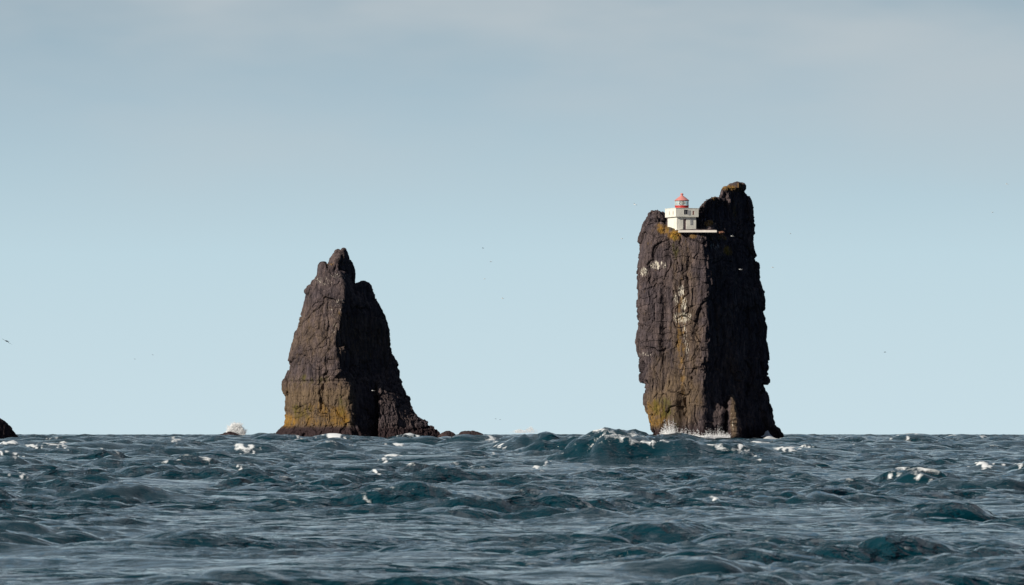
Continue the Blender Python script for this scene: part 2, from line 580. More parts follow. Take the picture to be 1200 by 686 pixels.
V = weather(me, 0.95, 0.04, 3.0, calm1, [
    (s1, D1, 797, 482, 4.5, 26, 1.9), (s1, D1, 777, 385, 3.5, 45, 0.9), (s1, D1, 812, 500, 4, 9, 0.8), (s1, D1, 838, 488, 6, 16, -1.1),
    (s1, D1, 781, 300, 3, 22, 0.6), (s1, D1, 806, 330, 3, 30, 0.5), (s1, D1, 846, 380, 5, 60, 0.8)])
me.name = 'sea_stack'
pxs = V[:, 0] / s1 + 600
front = (V[:, 1] < D1 + 2).astype(float)
b_, px, py = patches(V, s1, [(803, 400, 16, 60, 0.6), (795, 465, 24, 32, 0.85), (800, 330, 14, 40, 0.4), (775, 440, 14, 30, 0.5), (771, 480, 16, 26, 0.9), (858, 490, 4, 24, 1.0)])
attr(me, 'brown', b_)
l_, _, _ = patches(V, s1, [(777, 270, 7, 6, 0.8), (790, 277, 7, 7, 0.9), (772, 266, 5, 4, 0.6), (768, 486, 12, 16, 0.62), (810, 279, 5, 3, 0.62),
                           (857, 219, 9, 3.5, 0.7), (868, 216, 6, 3, 0.6), (853, 294, 6, 6, 0.8), (830, 262, 5, 4, 0.75), (847, 279, 5, 3, 0.5), (845, 274, 4, 2.5, 0.8), (797, 400, 5, 60, 0.42), (838, 232, 3, 3, .6), (863, 246, 3, 12, .4)])
attr(me, 'lichen', l_)
m_, _, _ = patches(V, s1, [(776, 478, 14, 12, 0.62), (788, 500, 6, 10, .55), (790, 290, 5, 14, 0.5), (786, 269, 5, 4, 0.6)])
attr(me, 'moss', m_)
attr(me, 'wet', np.clip((py - 494) / 14, 0, 1) * 0.85 * (1 - np.exp(-((px - 859) / 5) ** 2)))
g_, _, _ = patches(V, s1, [(754, 319, 5, 6, 0.66), (767, 312, 6, 5, 0.72), (776, 312, 5, 4, 0.62), (797, 343, 3.5, 8, 0.7), (800, 357, 3.5, 8, 0.74), (791, 352, 3, 8, 0.6),
                           (798, 373, 11, 6, 0.72), (801, 392, 2.5, 18, 0.5), (804, 412, 2.5, 14, 0.48), (852, 270, 40, 22, 0.28), (837, 290, 6, 4, 0.5), (757, 415, 8, 3, 0.5), (858, 496, 3, 14, 0.52)], front)
attr(me, 'guano', g_)
tall = link('sea_stack', me, ROCK)
tag(tall, 'tall dark basalt sea stack that carries the white lighthouse on its top', 'sea stack', 'basalt sea stacks standing in the sea')

# ---- the pointed stack
D2 = 940.0
s2 = D2 / F
bm = bmesh.new()
loft(bm, [
    (320, [(375.5, -1), (381, 1.5), (388, 2.6), (398, 2.8), (404, 0.6), (409, -3)], 4),
    (328, [(369, -1), (376, 1.8), (386, 3.2), (401, 3.6), (407, 0.8), (411, -3)], 5),
    (338, [(361.5, -1), (369, 2.0), (384, 3.8), (403, 4.6), (410, 1.0), (415, -3)], 6),
    (347, [(359.5, -1), (366, 2.2), (383, 4.2), (402, 5.0), (414, 0.8), (427, -4)], 7),
    (367, [(353.7, -1), (362, 2.6), (381, 4.8), (400, 5.8), (421, 0.6), (444, -5.5)], 8),
    (385, [(347.5, -1), (357, 2.8), (378, 5.4), (396, 6.6), (423, 0.2), (452, -6.4)], 9),
    (399, [(343.5, -1), (354, 3.0), (376, 5.8), (394, 7.2), (424, 0), (455, -7)], 9),
    (420, [(340, -1), (351, 3.2), (374, 6.2), (394, 7.8), (425, 0), (457, -7.4)], 9),
    (434, [(337, -1), (349, 3.4), (373, 6.4), (395, 8.0), (426, 0), (459, -7.6)], 9),
    (446, [(334.5, -1), (347, 3.6), (373, 6.4), (404, 8.0), (431, 0.4), (460, -7)], 9),
    (455, [(334.2, -1), (347, 3.6), (373, 6.6), (408, 8.0), (433, 0.6), (460, -6.6)], 9),
    (463, [(337, -1), (348, 3.8), (374, 6.8), (409, 8.2), (434, 0.8), (460, -6.4)], 9),
    (486, [(336, -1), (347, 4.0), (374, 7.0), (411, 8.4), (436, 1.2), (460, -6)], 9),
    (500, [(332, -1), (345, 4.2), (374, 7.2), (412, 8.6), (438, 1.6), (460, -6)], 9),
    (506, [(326, -1), (342, 4.6), (374, 7.8), (413, 9.2), (440, 2), (460, -6)], 9),
    (511, [(319, -1), (338, 5.0), (374, 8.4), (414, 9.8), (442, 2), (460, -6)], 9),
    (535, [(312, -1), (334, 5.4), (374, 8.8), (415, 10), (444, 2), (460, -6)], 9),
], s2, D2)
loft(bm, [   # dark pointed cap
    (292.6, [(401.5, 0.2), (402.6, 0.4), (403.6, -0.4)], 1.0),
    (299, [(397.5, 0.8), (400, 1.0), (406.5, -1.6)], 1.8),
    (306, [(392, 1.6), (396, 1.6), (411.5, -2.6)], 2.5),
    (312, [(387.5, 2.2), (392, 2.2), (414.6, -3)], 3.0),
    (320, [(383, 2.6), (390, 2.4), (415.8, -3.2)], 3.5),
    (328, [(380, 2.8), (390, 2.6), (415.2, -3.4)], 4.0),
    (340, [(378, 2.8), (390, 2.8), (414, -3.4)], 4.0),
], s2, D2)
loft(bm, [   # pale slab leaning on the cap
    (294.2, [(393, -0.6), (395, 0.2), (397.5, 0.6)], 0.8),
    (300, [(390, -0.5), (394, 0.8), (398, 1.0)], 1.4),
    (309, [(384.5, -0.5), (390, 1.4), (396, 1.9)], 2.0),
    (320, [(379, -0.5), (388, 2.2), (397, 2.2)], 2.5),
], s2, D2)
loft(bm, [   # knob
    (309.4, [(376.5, 0), (378.5, 0.6), (381, 0.2)], 1.4),
    (311.5, [(375.4, 0), (379, 1.2), (391, 0.9)], 2.0),
    (314.5, [(375, 0), (379, 1.5), (396, 1.4)], 2.2),
    (319, [(374.8, 0), (380, 1.8), (390, 1.4)], 2.0),
    (330, [(373, 0), (380, 1.8), (390, 1.4)], 2.0),
], s2, D2)
loft(bm, [   # nose
    (336, [(362, -0.5), (364, 0.4), (368, 0.2)], 1.0),
    (341, [(357.8, -0.5), (362, 1.1), (369, 0.8)], 1.4),
    (346, [(361, -0.5), (364, 1.0), (370, 1.0)], 1.4),
], s2, D2)
loft(bm, [   # shoulder on the right
    (330.5, [(420, -2.6), (423, -3.0), (428, -4.4)], 1.8),
    (334, [(416, -1.8), (422, -2.8), (432.5, -5.2)], 2.8),
    (341, [(411, -0.6), (421, -2.6), (434.4, -5.8)], 4.0),
    (349, [(410, 0), (422, -2.6), (437.2, -6)], 5.0),
    (364, [(412, 0), (428, -3), (445.6, -6.6)], 6.0),
    (372, [(414, 0), (432, -3.4), (450.4, -7)], 6.5),
    (385, [(416, 0), (434, -3.8), (453.6, -7.4)], 7.0),
    (410, [(418, 0), (436, -4), (456, -7.6)], 7.0),
    (422, [(418, 0), (438, -4), (457.6, -8)], 7.0),
], s2, D2)
loft(bm, [   # slope of scree on the right
    (412, [(440, -4.6), (450, -6.4), (457, -8.4)], 5),
    (423, [(440, -4.2), (452, -6.2), (463.5, -8.8)], 6),
    (435, [(440, -3.6), (453, -6.0), (467.6, -9)], 7),
    (449, [(443, -1.0), (455, -4.0), (466.4, -8)], 8),
    (458, [(445, 1.2), (457, -1.0), (472.4, -6)], 8),
    (476, [(446, 2.6), (460, 0.9), (479.6, -3.6)], 8),
    (488, [(445, 3.4), (464, 1.4), (488, -3.2)], 8),
    (498.5, [(444, 4.0), (468, 1.8), (500.5, -3.4)], 8),
    (507, [(444, 4.6), (472, 2.0), (512, -3.6)], 8),
    (513, [(444, 5.0), (476, 2.2), (519, -3.8)], 8),
    (535, [(444, 5.4), (478, 2.6), (528, -4)], 8),
], s2, D2)
me = remesh(bm, 0.125)
V = weather(me, 0.8, 0.10, 31.0, lambda v: np.clip(.6 + .4 * (HY - (v[:, 2] - EYE) / s2 - 300) / 90, .6, 1),
            [(s2, D2, 366, 448, 40, 2.0, 0.35), (s2, D2, 380, 465, 2.5, 18, .4), (s2, D2, 352, 400, 4, 30, .5), (s2, D2, 416, 338, 3, 8, 1.0)])
me.name = 'sea_stack'
px = V[:, 0] / s2 + 600
py = HY - (V[:, 2] - EYE) / s2
left = np.clip((425 - px) / 15, 0, 1)
band = np.clip((py - 436) / 26, 0, 1) * np.clip((507 - py) / 8, 0, 1)
attr(me, 'brown', np.maximum(1.0 * band * left, np.clip(0.5 - np.abs(py - 395) / 120, 0, .45)))
lich = np.clip((py - 470) / 20, 0, 1) * np.clip((503 - py) / 7, 0, 1)
p_, _, _ = patches(V, s2, [(338, 494, 10, 9, 0.95), (400, 488, 14, 12, 0.85), (370, 486, 30, 14, 0.55), (396, 310, 12, 2, .4)])
attr(me, 'lichen', np.maximum(lich * 0.36, p_ * .82) * left)
m_, _, _ = patches(V, s2, [(355, 482, 14, 10, 0.55), (365, 445, 25, 6, 0.42), (403, 475, 6, 12, .55)])
attr(me, 'moss', m_)
attr(me, 'wet', np.clip((py - 494) / 12, 0, 1) * 0.9)
g_, _, _ = patches(V, s2, [(399, 324, 12, 4, 0.46), (400, 355, 5, 4, 0.5), (392, 372, 12, 25, .28), (380, 330, 12, 6, .38)])
attr(me, 'guano', g_)
point = link('sea_stack', me, ROCK)
tag(point, 'pointed dark sea stack with an ochre foot and no building on it', 'sea stack', 'basalt sea stacks standing in the sea')


# ---- low skerries
def skerry(rows, D, label, amp=0.5, seed=0.0):
    s = D / F
    b = bmesh.new()
    loft(b, rows, s, D)
    me_ = remesh(b, 0.13)
    V_ = weather(me_, amp, 0.08, seed)
    for a_ in ('brown', 'lichen', 'moss', 'guano'):
        attr(me_, a_, np.zeros(len(V_)))
    attr(me_, 'wet', np.full(len(V_), 0.62))
    me_.name = 'skerry'
    o_ = link('skerry', me_, ROCK)
    tag(o_, label, 'rock', 'low rocks awash around the stacks')
    return o_


skerry([(507.2, [(522, 0), (525, .6), (528, .2)], 1), (509, [(517, 0), (524, 1.4), (531, .4)], 2), (512, [(514, 0), (524, 2), (534, .6)], 3), (530, [(510, 0), (524, 3), (540, 1)], 4)],
       940, 'small dark rock at the tail of the pointed sea stack', 0.4, 5)
skerry([(506.4, [(546, 0), (550, .6), (555, .2)], 1.2), (507.8, [(541, 0), (550, 1.4), (560, .4)], 3), (511, [(536, 0), (550, 2), (567, .6)], 4), (530, [(530, 0), (550, 3), (576, 1)], 5)],
       940, 'low domed rock standing apart, right of the pointed sea stack', 0.35, 15)
skerry([(507.2, [(267, 0), (269, .4), (271, .1)], 1), (509, [(263, 0), (269, 1.2), (276, .4)], 2), (511.5, [(258, 0), (269, 1.6), (284, .5)], 3), (530, [(252, 0), (269, 2), (292, .8)], 4)],
       930, 'reddish dark rock with white spray bursting behind it', 0.35, 25)
skerry([(476, [(-48, 0), (-42, .5), (-36, 0)], 2), (482, [(-60, 0), (-40, 1.8), (-16, 0)], 4), (491.5, [(-80, 0), (-34, 3), (0.5, -2)], 7), (494, [(-84, 0), (-32, 3), (4, -2.4)], 7), (500, [(-92, 0), (-28, 3.6), (8.5, -3)], 8),
        (510, [(-100, 0), (-24, 4), (16.5, -4)], 9), (530, [(-110, 0), (-20, 5), (26, -5)], 10)],
       900, 'dark sloping rock cut off by the left edge of the picture', 0.4, 35)

# ------------------------------------------------------------------ lighthouse
WHITE = paint('white_painted_concrete', (0.87, 0.84, 0.74), 0.75, 0.2, 1.6, 0.01)
RED = paint('red_paint', (0.55, 0.035, 0.03), 0.45, 0.15, 3.0)
ROOFRED = paint('sun_bleached_red_paint', (0.70, 0.27, 0.24), 0.4, 0.18, 3.0)
CONC = paint('pale_concrete', (0.84, 0.78, 0.70), 0.85, 0.2, 1.5, 0.01, streak=False)
DOORM = paint('weathered_door', (0.24, 0.17, 0.17), 0.6, 0.2, 4.0)
DARKM = paint('dark_window', (0.02, 0.025, 0.035), 0.15, 0.1, 4.0)
PANELM = paint('grey_panel_paint', (0.42, 0.42, 0.42), 0.6, 0.2, 4.0)
FRAMEM = paint('grey_frame', (0.35, 0.34, 0.33), 0.5, 0.2, 4.0)
LENS, t_, b_n, _o = mat_new('lantern_glass')
b_n.inputs['Base Color'].default_value = (0.85, 0.95, 0.93, 1)
b_n.inputs['Roughness'].default_value = 0.05
b_n.inputs['Transmission Weight'].default_value = 0.75
b_n.inputs['IOR'].default_value = 1.25
OPT = paint('lens_glass', (0.35, 0.42, 0.40), 0.12, 0.2, 5.0)


def boxes(name, lst, mat, parent, bev=0.0, loc=None):
    """one mesh of boxes (x0,x1,y0,y1,z0,z1)"""
    b = bmesh.new()
    for x0, x1, y0, y1, z0, z1 in lst:
        r = bmesh.ops.create_cube(b, size=1)
        bmesh.ops.scale(b, vec=(x1 - x0, y1 - y0, z1 - z0), verts=r['verts'])
        bmesh.ops.translate(b, vec=((x0 + x1) / 2, (y0 + y1) / 2, (z0 + z1) / 2), verts=r['verts'])
    if bev:
        bmesh.ops.bevel(b, geom=list(b.edges), offset=bev, segments=2, affect='EDGES', profile=0.6)
    m_ = bpy.data.meshes.new(name)
    b.to_mesh(m_)
    b.free()
    return link(name, m_, mat, parent, loc)


def lathe(name, prof, mat, parent, n=32, smooth=True, loc=None):
    b = bmesh.new()
    rings = []
    for r_, z in prof:
        rings.append([b.verts.new((r_ * math.cos(2 * math.pi * k / n), r_ * math.sin(2 * math.pi * k / n), z)) for k in range(n)])
    for a, c in zip(rings[:-1], rings[1:]):
        for k in range(n):
            b.faces.new((a[k], a[(k + 1) % n], c[(k + 1) % n], c[k]))
    b.faces.new(rings[0][::-1])
    b.faces.new(rings[-1])
    for f in b.faces: f.smooth = False
    m_ = bpy.data.meshes.new(name)
    b.to_mesh(m_)
    b.free()
    if smooth:
        m_.shade_smooth()
        try: m_.set_sharp_from_angle(angle=R(35))
        except Exception: pass
    return link(name, m_, mat, parent, loc)


LB = at(799, 270.4, D1 - 3.1)          # centre of the lighthouse floor
lh = bpy.data.objects.new('lighthouse', None)
COL.objects.link(lh)
lh.location = LB
lh.rotation_euler = (0, 0, R(23.4))
lh.empty_display_size = 1
tag(lh, 'small white square lighthouse with a red and glass lantern on top of the tall stack', 'lighthouse')
# body: local -Y is the front (door) face, local -X the sunlit left face
h = 1.87
HB = 2.32                               # body height
d0, d1 = -0.62, 0.0                     # door opening
DH = 1.98
wl = [(-h, h, h - .25, h, 0, HB), (-h, -h + .25, -h, h - .252, 0, HB), (h - .25, h, -h, h - .252, 0, HB),
      (-h + .252, d0, -h, -h + .25, 0, HB), (d1, h - .252, -h, -h + .25, 0, HB), (d0 + .002, d1 - .002, -h, -h + .25, DH, HB),
      (-h - .06, -h - .002, -h - .06, h, 0, 0.16), (-h - .058, d0 - .1, -h - .06, -h - .002, 0, 0.16), (d1 + .1, h + .06, -h - .06, -h - .002, 0, 0.16)]
boxes('wall', wl, WHITE, lh)
door = boxes('door', [(d0 + .05, d1 - .05, -h + .12, -h + .17, 0.02, DH - .05)] + [(d0 + .05 + .13 * k, d0 + .055 + .13 * k, -h + .108, -h + .12, 0.1, DH - .1) for k in range(1, 4)], DOORM, lh)
boxes('door_frame', [(d0, d0 + .045, -h + .06, -h + .2, 0, DH), (d1 - .045, d1, -h + .06, -h + .2, 0, DH), (d0 + .046, d1 - .046, -h + .06, -h + .2, DH - .045, DH)], FRAMEM, door)
boxes('handle', [(d1 - .16, d1 - .08, -h + .07, -h + .12, 1.0, 1.03), (d1 - .11, d1 - .08, -h + .1, -h + .125, .97, 1.06)], FRAMEM, door)
sh = boxes('slatted_panel', [(0.72, 1.22, -h - .04, -h + .0, 0.95, 2.0)] + [(0.74, 1.20, -h - .052, -h - .041, 1.0 + .1 * k, 1.04 + .1 * k) for k in range(10)], PANELM, lh)  # raised grey panel with slats on the front wall, right of the door
# gallery floor and parapet with openings
g = 2.2
boxes('gallery_floor', [(-g, g, -g, g, HB, HB + .14)], WHITE, lh, 0.012)
z0, z1 = HB + .14, HB + 1.48
T = .16


def parapet_side(openings, a, b):
    """boxes along u from a to b with openings (u0,u1,v0,v1)"""
    out = []
    u = a
    for (u0, u1, v0, v1) in sorted(openings):
        out.append((u, u0, z0, z1))
        out.append((u0, u1, z0, z0 + v0))
        out.append((u0, u1, z0 + v1, z1))
        u = u1
    out.append((u, b, z0, z1))
    return out


fr = parapet_side([(-.62, .14, .30, 1.10), (1.02, 1.42, .18, .92)], -g, g)
lf = parapet_side([(-1.25, -.98, .22, .85), (0.35, .6, .22, .85)], -g + T, g - T)
pl = [(u0, u1, -g, -g + T, v0, v1) for u0, u1, v0, v1 in fr]
pl += [(-g, -g + T, u0, u1, v0, v1) for u0, u1, v0, v1 in lf]
pl += [(g - T, g, -g + T, g - T, z0, z1), (-g, g, g - T, g, z0, z1)]
par = boxes('parapet', pl, WHITE, lh)
boxes('coping', [(-g - .05, g + .05, -g - .05, -g + T + .03, z1, z1 + .07), (-g - .05, g + .05, g - T - .03, g + .05, z1, z1 + .07),
                 (-g - .05, -g + T + .03, -g + T + .031, g - T - .031, z1, z1 + .07), (g - T - .03, g + .05, -g + T + .031, g - T - .031, z1, z1 + .07)], WHITE, par)
win = boxes('window', [(-.60, .12, -g + .09, -g + .11, z0 + .31, z0 + 1.09)], DARKM, lh)
boxes('window_frame', [(-.64, -.60, -g - .025, -g + .14, z0 + .28, z0 + 1.12), (.12, .16, -g - .025, -g + .14, z0 + .28, z0 + 1.12), (-.60, .12, -g - .025, -g + .14, z0 + 1.09, z0 + 1.12),
                       (-.60, .12, -g - .025, -g + .14, z0 + .28, z0 + .31), (-.25, -.22, -g + .04, -g + .088, z0 + .31, z0 + 1.09)], FRAMEM, win)
boxes('panel', [(.2, .62, -g - .03, -g - .002, z0 + .15, z0 + 1.0)], PANELM, lh)
boxes('opening_post', [(1.31, 1.41, -g + .06, -g + .12, z0 + .18, z0 + .92)], DOORM, lh)
# lantern
zl = HB + .14
lathe('lantern_base', [(1.2, zl), (1.2, zl + 1.80), (1.26, zl + 1.80), (1.26, zl + 1.90), (1.1, zl + 1.90)], RED, lh, 24)
zg0, zg1 = zl + 1.9, zl + 2.78
glz = lathe('lantern_glass', [(1.14, zg0), (1.14, zg1)], LENS, lh, 24)
bars = []
bm = bmesh.new()
for k in range(12):
    a = 2 * math.pi * k / 12 + .1
    r = bmesh.ops.create_cube(bm, size=1)
    bmesh.ops.scale(bm, vec=(.06, .05, zg1 - zg0), verts=r['verts'])
    bmesh.ops.translate(bm, vec=(1.16, 0, (zg0 + zg1) / 2), verts=r['verts'])
    bmesh.ops.rotate(bm, cent=(0, 0, 0), matrix=Matrix.Rotation(a, 3, 'Z'), verts=r['verts'])
for zz in (zg0 + .42,):
    for k in range(24):
        a = 2 * math.pi * (k + .5) / 24
        r = bmesh.ops.create_cube(bm, size=1)
        bmesh.ops.scale(bm, vec=(.03, .30, .03), verts=r['verts'])
        bmesh.ops.translate(bm, vec=(1.165, 0, zz), verts=r['verts'])
        bmesh.ops.rotate(bm, cent=(0, 0, 0), matrix=Matrix.Rotation(a, 3, 'Z'), verts=r['verts'])
m_ = bpy.data.meshes.new('glazing_bars')
bm.to_mesh(m_)
bm.free()
link('glazing_bars', m_, WHITE, glz)
lathe('lamp', [(.18, zg0 - .05), (.18, zg0 + .1), (.3, zg0 + .16), (.46, zg0 + .3), (.5, zg0 + .45), (.46, zg0 + .6), (.3, zg0 + .74), (.15, zg0 + .8)], OPT, lh, 24)
rf = lathe('roof', [(1.16, zg1), (1.30, zg1 - .02), (1.31, zg1 + .06), (1.16, zg1 + .16), (.8, zg1 + .46), (.42, zg1 + .72), (.26, zg1 + .86)], ROOFRED, lh, 24)
lathe('vent', [(.2, zg1 + .86), (.21, zg1 + 1.06), (.30, zg1 + 1.07), (.30, zg1 + 1.14), (.21, zg1 + 1.26), (.06, zg1 + 1.32)], ROOFRED, rf, 20)

# terrace slab
SL = at(0, 270.6, D1 - 5.4)
xa, xb = (793.5 - 600) * s1, (838 - 600) * s1
sl = boxes('terrace_slab', [(xa + .0, xb, D1 - 7.7, D1 - 1.2, SL.z - .38, SL.z)], CONC, None, 0.03)
tag(sl, 'white concrete terrace slab in front of the lighthouse on the tall stack', 'terrace')
EDGE = paint('rusty_stone', (0.26, 0.12, 0.07), 0.9, 0.4, 2.0)
bm = bmesh.new()
bmesh.ops.create_icosphere(bm, subdivisions=3, radius=1)
mm = bpy.data.meshes.new('boulder')
bm.to_mesh(mm)
bm.free()
Vb, Nb = get_vn(mm)
Vb = Vb * np.array((.62, .7, .30)) * (1 + .25 * fbm(Vb * 1.3 + 4, 3))[:, None]
mm.vertices.foreach_set('co', Vb.astype(np.float32).ravel())
mm.update()
bo = link('boulder', mm, EDGE, None, at(845, 273.2, D1 - 3.6))
tag(bo, 'small rusty red boulder at the right end of the white terrace', 'rock')

# ------------------------------------------------------------------ the sea
BUMP = 1.0


def cascade(n, L, lmin, lmax, sigma, wdir, spread, seed, lp=None):
    """one periodic tile of wind sea: height, horizontal shifts and fold measure"""
    rs = np.random.RandomState(seed)
    k1 = np.fft.fftfreq(n, L / n) * 2 * np.pi
    kx, ky = np.meshgrid(k1, k1)
    k = np.hypot(kx, ky)
    k[0, 0] = 1
    lam = 2 * np.pi / k
    c = (kx * math.cos(wdir) + ky * math.sin(wdir)) / k
    dirw = (1 - spread) * np.clip(c, 0, 1) ** 4 + spread * (0.25 + 0.75 * c * c)
    E = dirw / k ** 3.6
    if lp: E *= np.exp(-1.1 * (lam / lp) ** 2)
    E *= ((lam >= lmin) & (lam < lmax))
    E[0, 0] = 0
    H = np.sqrt(E) * (rs.normal(size=(n, n)) + 1j * rs.normal(size=(n, n)))
    hgt = np.fft.ifft2(H).real
    sc = sigma / hgt.std()
    H *= sc
    hgt = hgt * sc
    dx = np.fft.ifft2(1j * kx / k * H).real
    dy = np.fft.ifft2(1j * ky / k * H).real
    dxx = np.fft.ifft2(-kx * kx / k * H).real
    dyy = np.fft.ifft2(-ky * ky / k * H).real
    dxy = np.fft.ifft2(-kx * ky / k * H).real
    return L, np.stack([hgt, dx, dy, dxx, dyy, dxy], -1).astype(np.float32)


def sample(tile, x, y):
    L, A = tile
    n = A.shape[0]
    u = (x / L) % 1.0 * n
    v = (y / L) % 1.0 * n
    i0 = np.floor(u).astype(np.int32) % n
    j0 = np.floor(v).astype(np.int32) % n
    fu = (u - np.floor(u)).astype(np.float32)
    fv = (v - np.floor(v)).astype(np.float32)
    # smooth the interpolation a little
    i1 = (i0 + 1) % n
    j1 = (j0 + 1) % n
    return (A[j0, i0] * ((1 - fu) * (1 - fv))[:, None] + A[j0, i1] * (fu * (1 - fv))[:, None]
            + A[j1, i0] * ((1 - fu) * fv)[:, None] + A[j1, i1] * (fu * fv)[:, None])


WD = R(-62)      # the sea runs to the right and towards the viewer
T1 = cascade(512, 307.0, 6.0, 60.0, 0.235, WD, 0.12, 11, 18.0)
T2 = cascade(512, 61.3, 1.5, 6.0, 0.086, WD + R(10), 0.18, 12)
T3 = cascade(512, 17.9, 0.25, 1.5, 0.026, WD - R(15), 0.35, 13)

# fan of vertices, finer where it is near and where it is looked at
def axis_angles():
    a = [0.0]
    while a[-1] < R(62):
        st = 0.00052 if a[-1] < R(6.3) else 0.00052 * (1 + ((a[-1] - R(6.3)) / R(2.0)) ** 1.3)
        a.append(a[-1] + min(st, 0.03))
    a = np.array(a)
    return np.concatenate([-a[:0:-1], a])


AN = axis_angles()
rr = [3.0]
while rr[-1] < 40000:
    r0 = rr[-1]
    if r0 < 45: f_ = 0.02
    elif r0 < 1100: f_ = 0.0016
    else: f_ = min(0.06, 0.0021 * (1 + max(0, r0 - 5000) / 800))
    rr.append(r0 * (1 + f_))
RR = np.array(rr)
nr, na = len(RR), len(AN)
print('sea grid', nr, na, nr * na)
X = (RR[:, None] * np.sin(AN)[None, :]).ravel()
Y = (RR[:, None] * np.cos(AN)[None, :]).ravel()
DI = np.repeat(RR, na)
Z = np.zeros(nr * na)
OX = np.zeros_like(Z); OY = np.zeros_like(Z); FOAM = np.zeros_like(Z)
# explicit seas: (px, distance, height, half length along crest, half width across, crest heading)
BIG = []


def big(px, dist, hgt, lc, wc, ang, foam=0.0, skew=0.35, asym=1.0):
    BIG.append(((px - 600) / F * dist, dist, hgt, lc, wc, R(ang), foam, skew, asym))


big(706, 262, 1.85, 2.9, 6.5, -30, 1.0, asym=3.0)
big(712, 350, 1.75, 6.0, 7.0, -8, 0.0)
big(820, 300, 0.6, 7.0, 2.0, -24, 0.1)
big(622, 380, 1.7, 4.5, 7.0, -4, 0.0)
big(900, 420, 0.9, 6.0, 3.0, -10, 0.0)
big(165, 520, 0.95, 7.0, 5.0, 0, 0.2)
big(350, 520, 0.55, 14.0, 6.0, 0, 0.0)
CH = 1.1
for a in range(0, len(Z), 300000):
    sl_ = slice(a, a + 300000)
    x, y, d = X[sl_], Y[sl_], DI[sl_]
    A = sample(T1, x, y)
    w2 = np.clip((5000 - d) / 3000, 0, 1)
    w3 = np.clip((500 - d) / 250, 0, 1)
    w1 = np.clip((14000 - d) / 6000, 0, 1) * (0.22 + .65 * np.clip((d - 110) / 330, 0, 1) + 1.25 * np.clip((d - 420) / 200, 0, 1)) * np.clip((d - 35) / 40, .2, 1)
    B = sample(T2, x + 13.7, y + 4.1)
    C = sample(T3, x + 2.2, y - 7.7)
    # gusts: short seas come in groups
    q = np.stack([x / 9, y / 26, np.zeros_like(x)], 1)
    gust = np.clip(0.95 + 2.4 * fbm(q, 3), 0.35, 2.0)
    tot = A * w1[:, None] + B * (w2 * gust )[:, None] + C * (w3 * gust)[:, None]
    jac = (1 + CH * tot[:, 3]) * (1 + CH * tot[:, 4]) - (CH * tot[:, 5]) ** 2
    z = tot[:, 0].astype(np.float64)
    qa = np.stack([(x * .88 + y * .47) * .17, (-x * .47 + y * .88) * .45, np.zeros_like(x)], 1)
    z += (.12 * gust * (ridged(qa, 4) - .25)) * np.clip((1500 - d) / 500, 0, 1)
    ox, oy = CH * tot[:, 1], CH * tot[:, 2]
    fo = np.clip((-0.05 - jac) * 1.3, 0, 0.7) * np.clip((3000 - d) / 1500, 0, 1)
    for bx, by, bh, lc, wc, an, bf, sk, asy in BIG:
        dx_, dy_ = x - bx, y - by
        near = (np.abs(dx_) < 4 * (lc * asy + wc)) & (np.abs(dy_) < 4 * (lc * asy + wc))
        if not near.any(): continue
        u = dx_ * math.cos(an) + dy_ * math.sin(an)
        v = -dx_ * math.sin(an) + dy_ * math.cos(an)
        v = v + 0.18 * wc * np.sin(u / lc * 2.1) + .3 * wc * fbm(np.stack([u * .35, v * .35, np.zeros_like(u)], 1), 3)
        env = np.exp(-np.abs(u / np.where(u > 0, lc * asy, lc)) ** 1.8)
        # steeper on the side facing the viewer
        t = np.where(v < 0, v / (wc * (1 - sk)), v / (wc * (1 + sk)))
        prof = np.exp(-1.25 * (np.sqrt(t * t + .03) - .17))
        z += bh * env * prof
        z += env * prof * (.22 * fbm(np.stack([u * .7, v * .9, np.zeros_like(u)], 1), 4, .55) + .10 * ridged(np.stack([u * 1.5, v * .7, np.zeros_like(u)], 1), 2))
        if bf:
            nn = fbm(np.stack([u * .9, v * .9, np.zeros_like(u)], 1), 4, .6)
            cr = np.exp(-((t + .02) / .08) ** 2) * np.clip(env * 2.0 - .5, 0, 1) * np.clip(.85 + .9 * nn, 0, 1)
            fo = np.maximum(fo, bf * cr)
            # streaks running down the face
            st = np.clip(fbm(np.stack([u * 1.6, v * .5, np.zeros_like(u)], 1), 3) + .1, 0, 1) * np.clip(1 + t, 0, 1) * (t < 0) * np.clip(env * 1.4 - .4, 0, 1)
            fo = np.maximum(fo, bf * st * .8)
    Z[sl_] = z; OX[sl_] = ox; OY[sl_] = oy; FOAM[sl_] = fo

# whitecaps that the photograph shows: (px, py of the crest, half width px, height px, strength)
CAPS = [(918, 527, 13, 3.0), (883, 519, 9, 2.2), (1148, 549, 9, 1.6), (8, 523, 16, 6), (60, 526, 18, 3.5), (74, 521, 6, 6), (38, 522, 10, 2.5), (14, 531, 10, 3), (294, 526, 7, 2.2), (462, 535, 8, 2.8),
        (1097, 511, 8, 2.0), (1062, 510, 10, 1.5), (1130, 515, 4, 1.6), (630, 548, 5, 1.6), (840, 588, 4, 1.4), (282, 530, 5, 1.6), (61, 514, 3, 2.0), (120, 512, 6, 1.4),
        (168, 509, 6, 1.4), (480, 511, 6, 1.4), (348, 512, 4, .7), (388, 512, 5, .7), (944, 523, 4, 1.4), (1150, 514, 4, 1.2), (905, 513, 10, 1.4), (1004, 521, 3, 1.5),
        (30, 556, 6, 2), (950, 508, 8, 1.5), (1194, 548, 5, 3), (868, 523, 5, 1.4), (36, 518, 5, 1.4), (200, 520, 3, 1.2), (640, 541, 3, 1.2)]
_cr = random.Random(21)
for k in range(26):
    yy = 511 + 46 * _cr.random() ** 1.8
    xx = _cr.uniform(0, 1200)
    if 590 < xx < 900: continue
    CAPS.append((xx, yy, _cr.uniform(2.5, 6.0), _cr.uniform(.5, .9)))
caps_w = []
ZG = Z.reshape(nr, na)
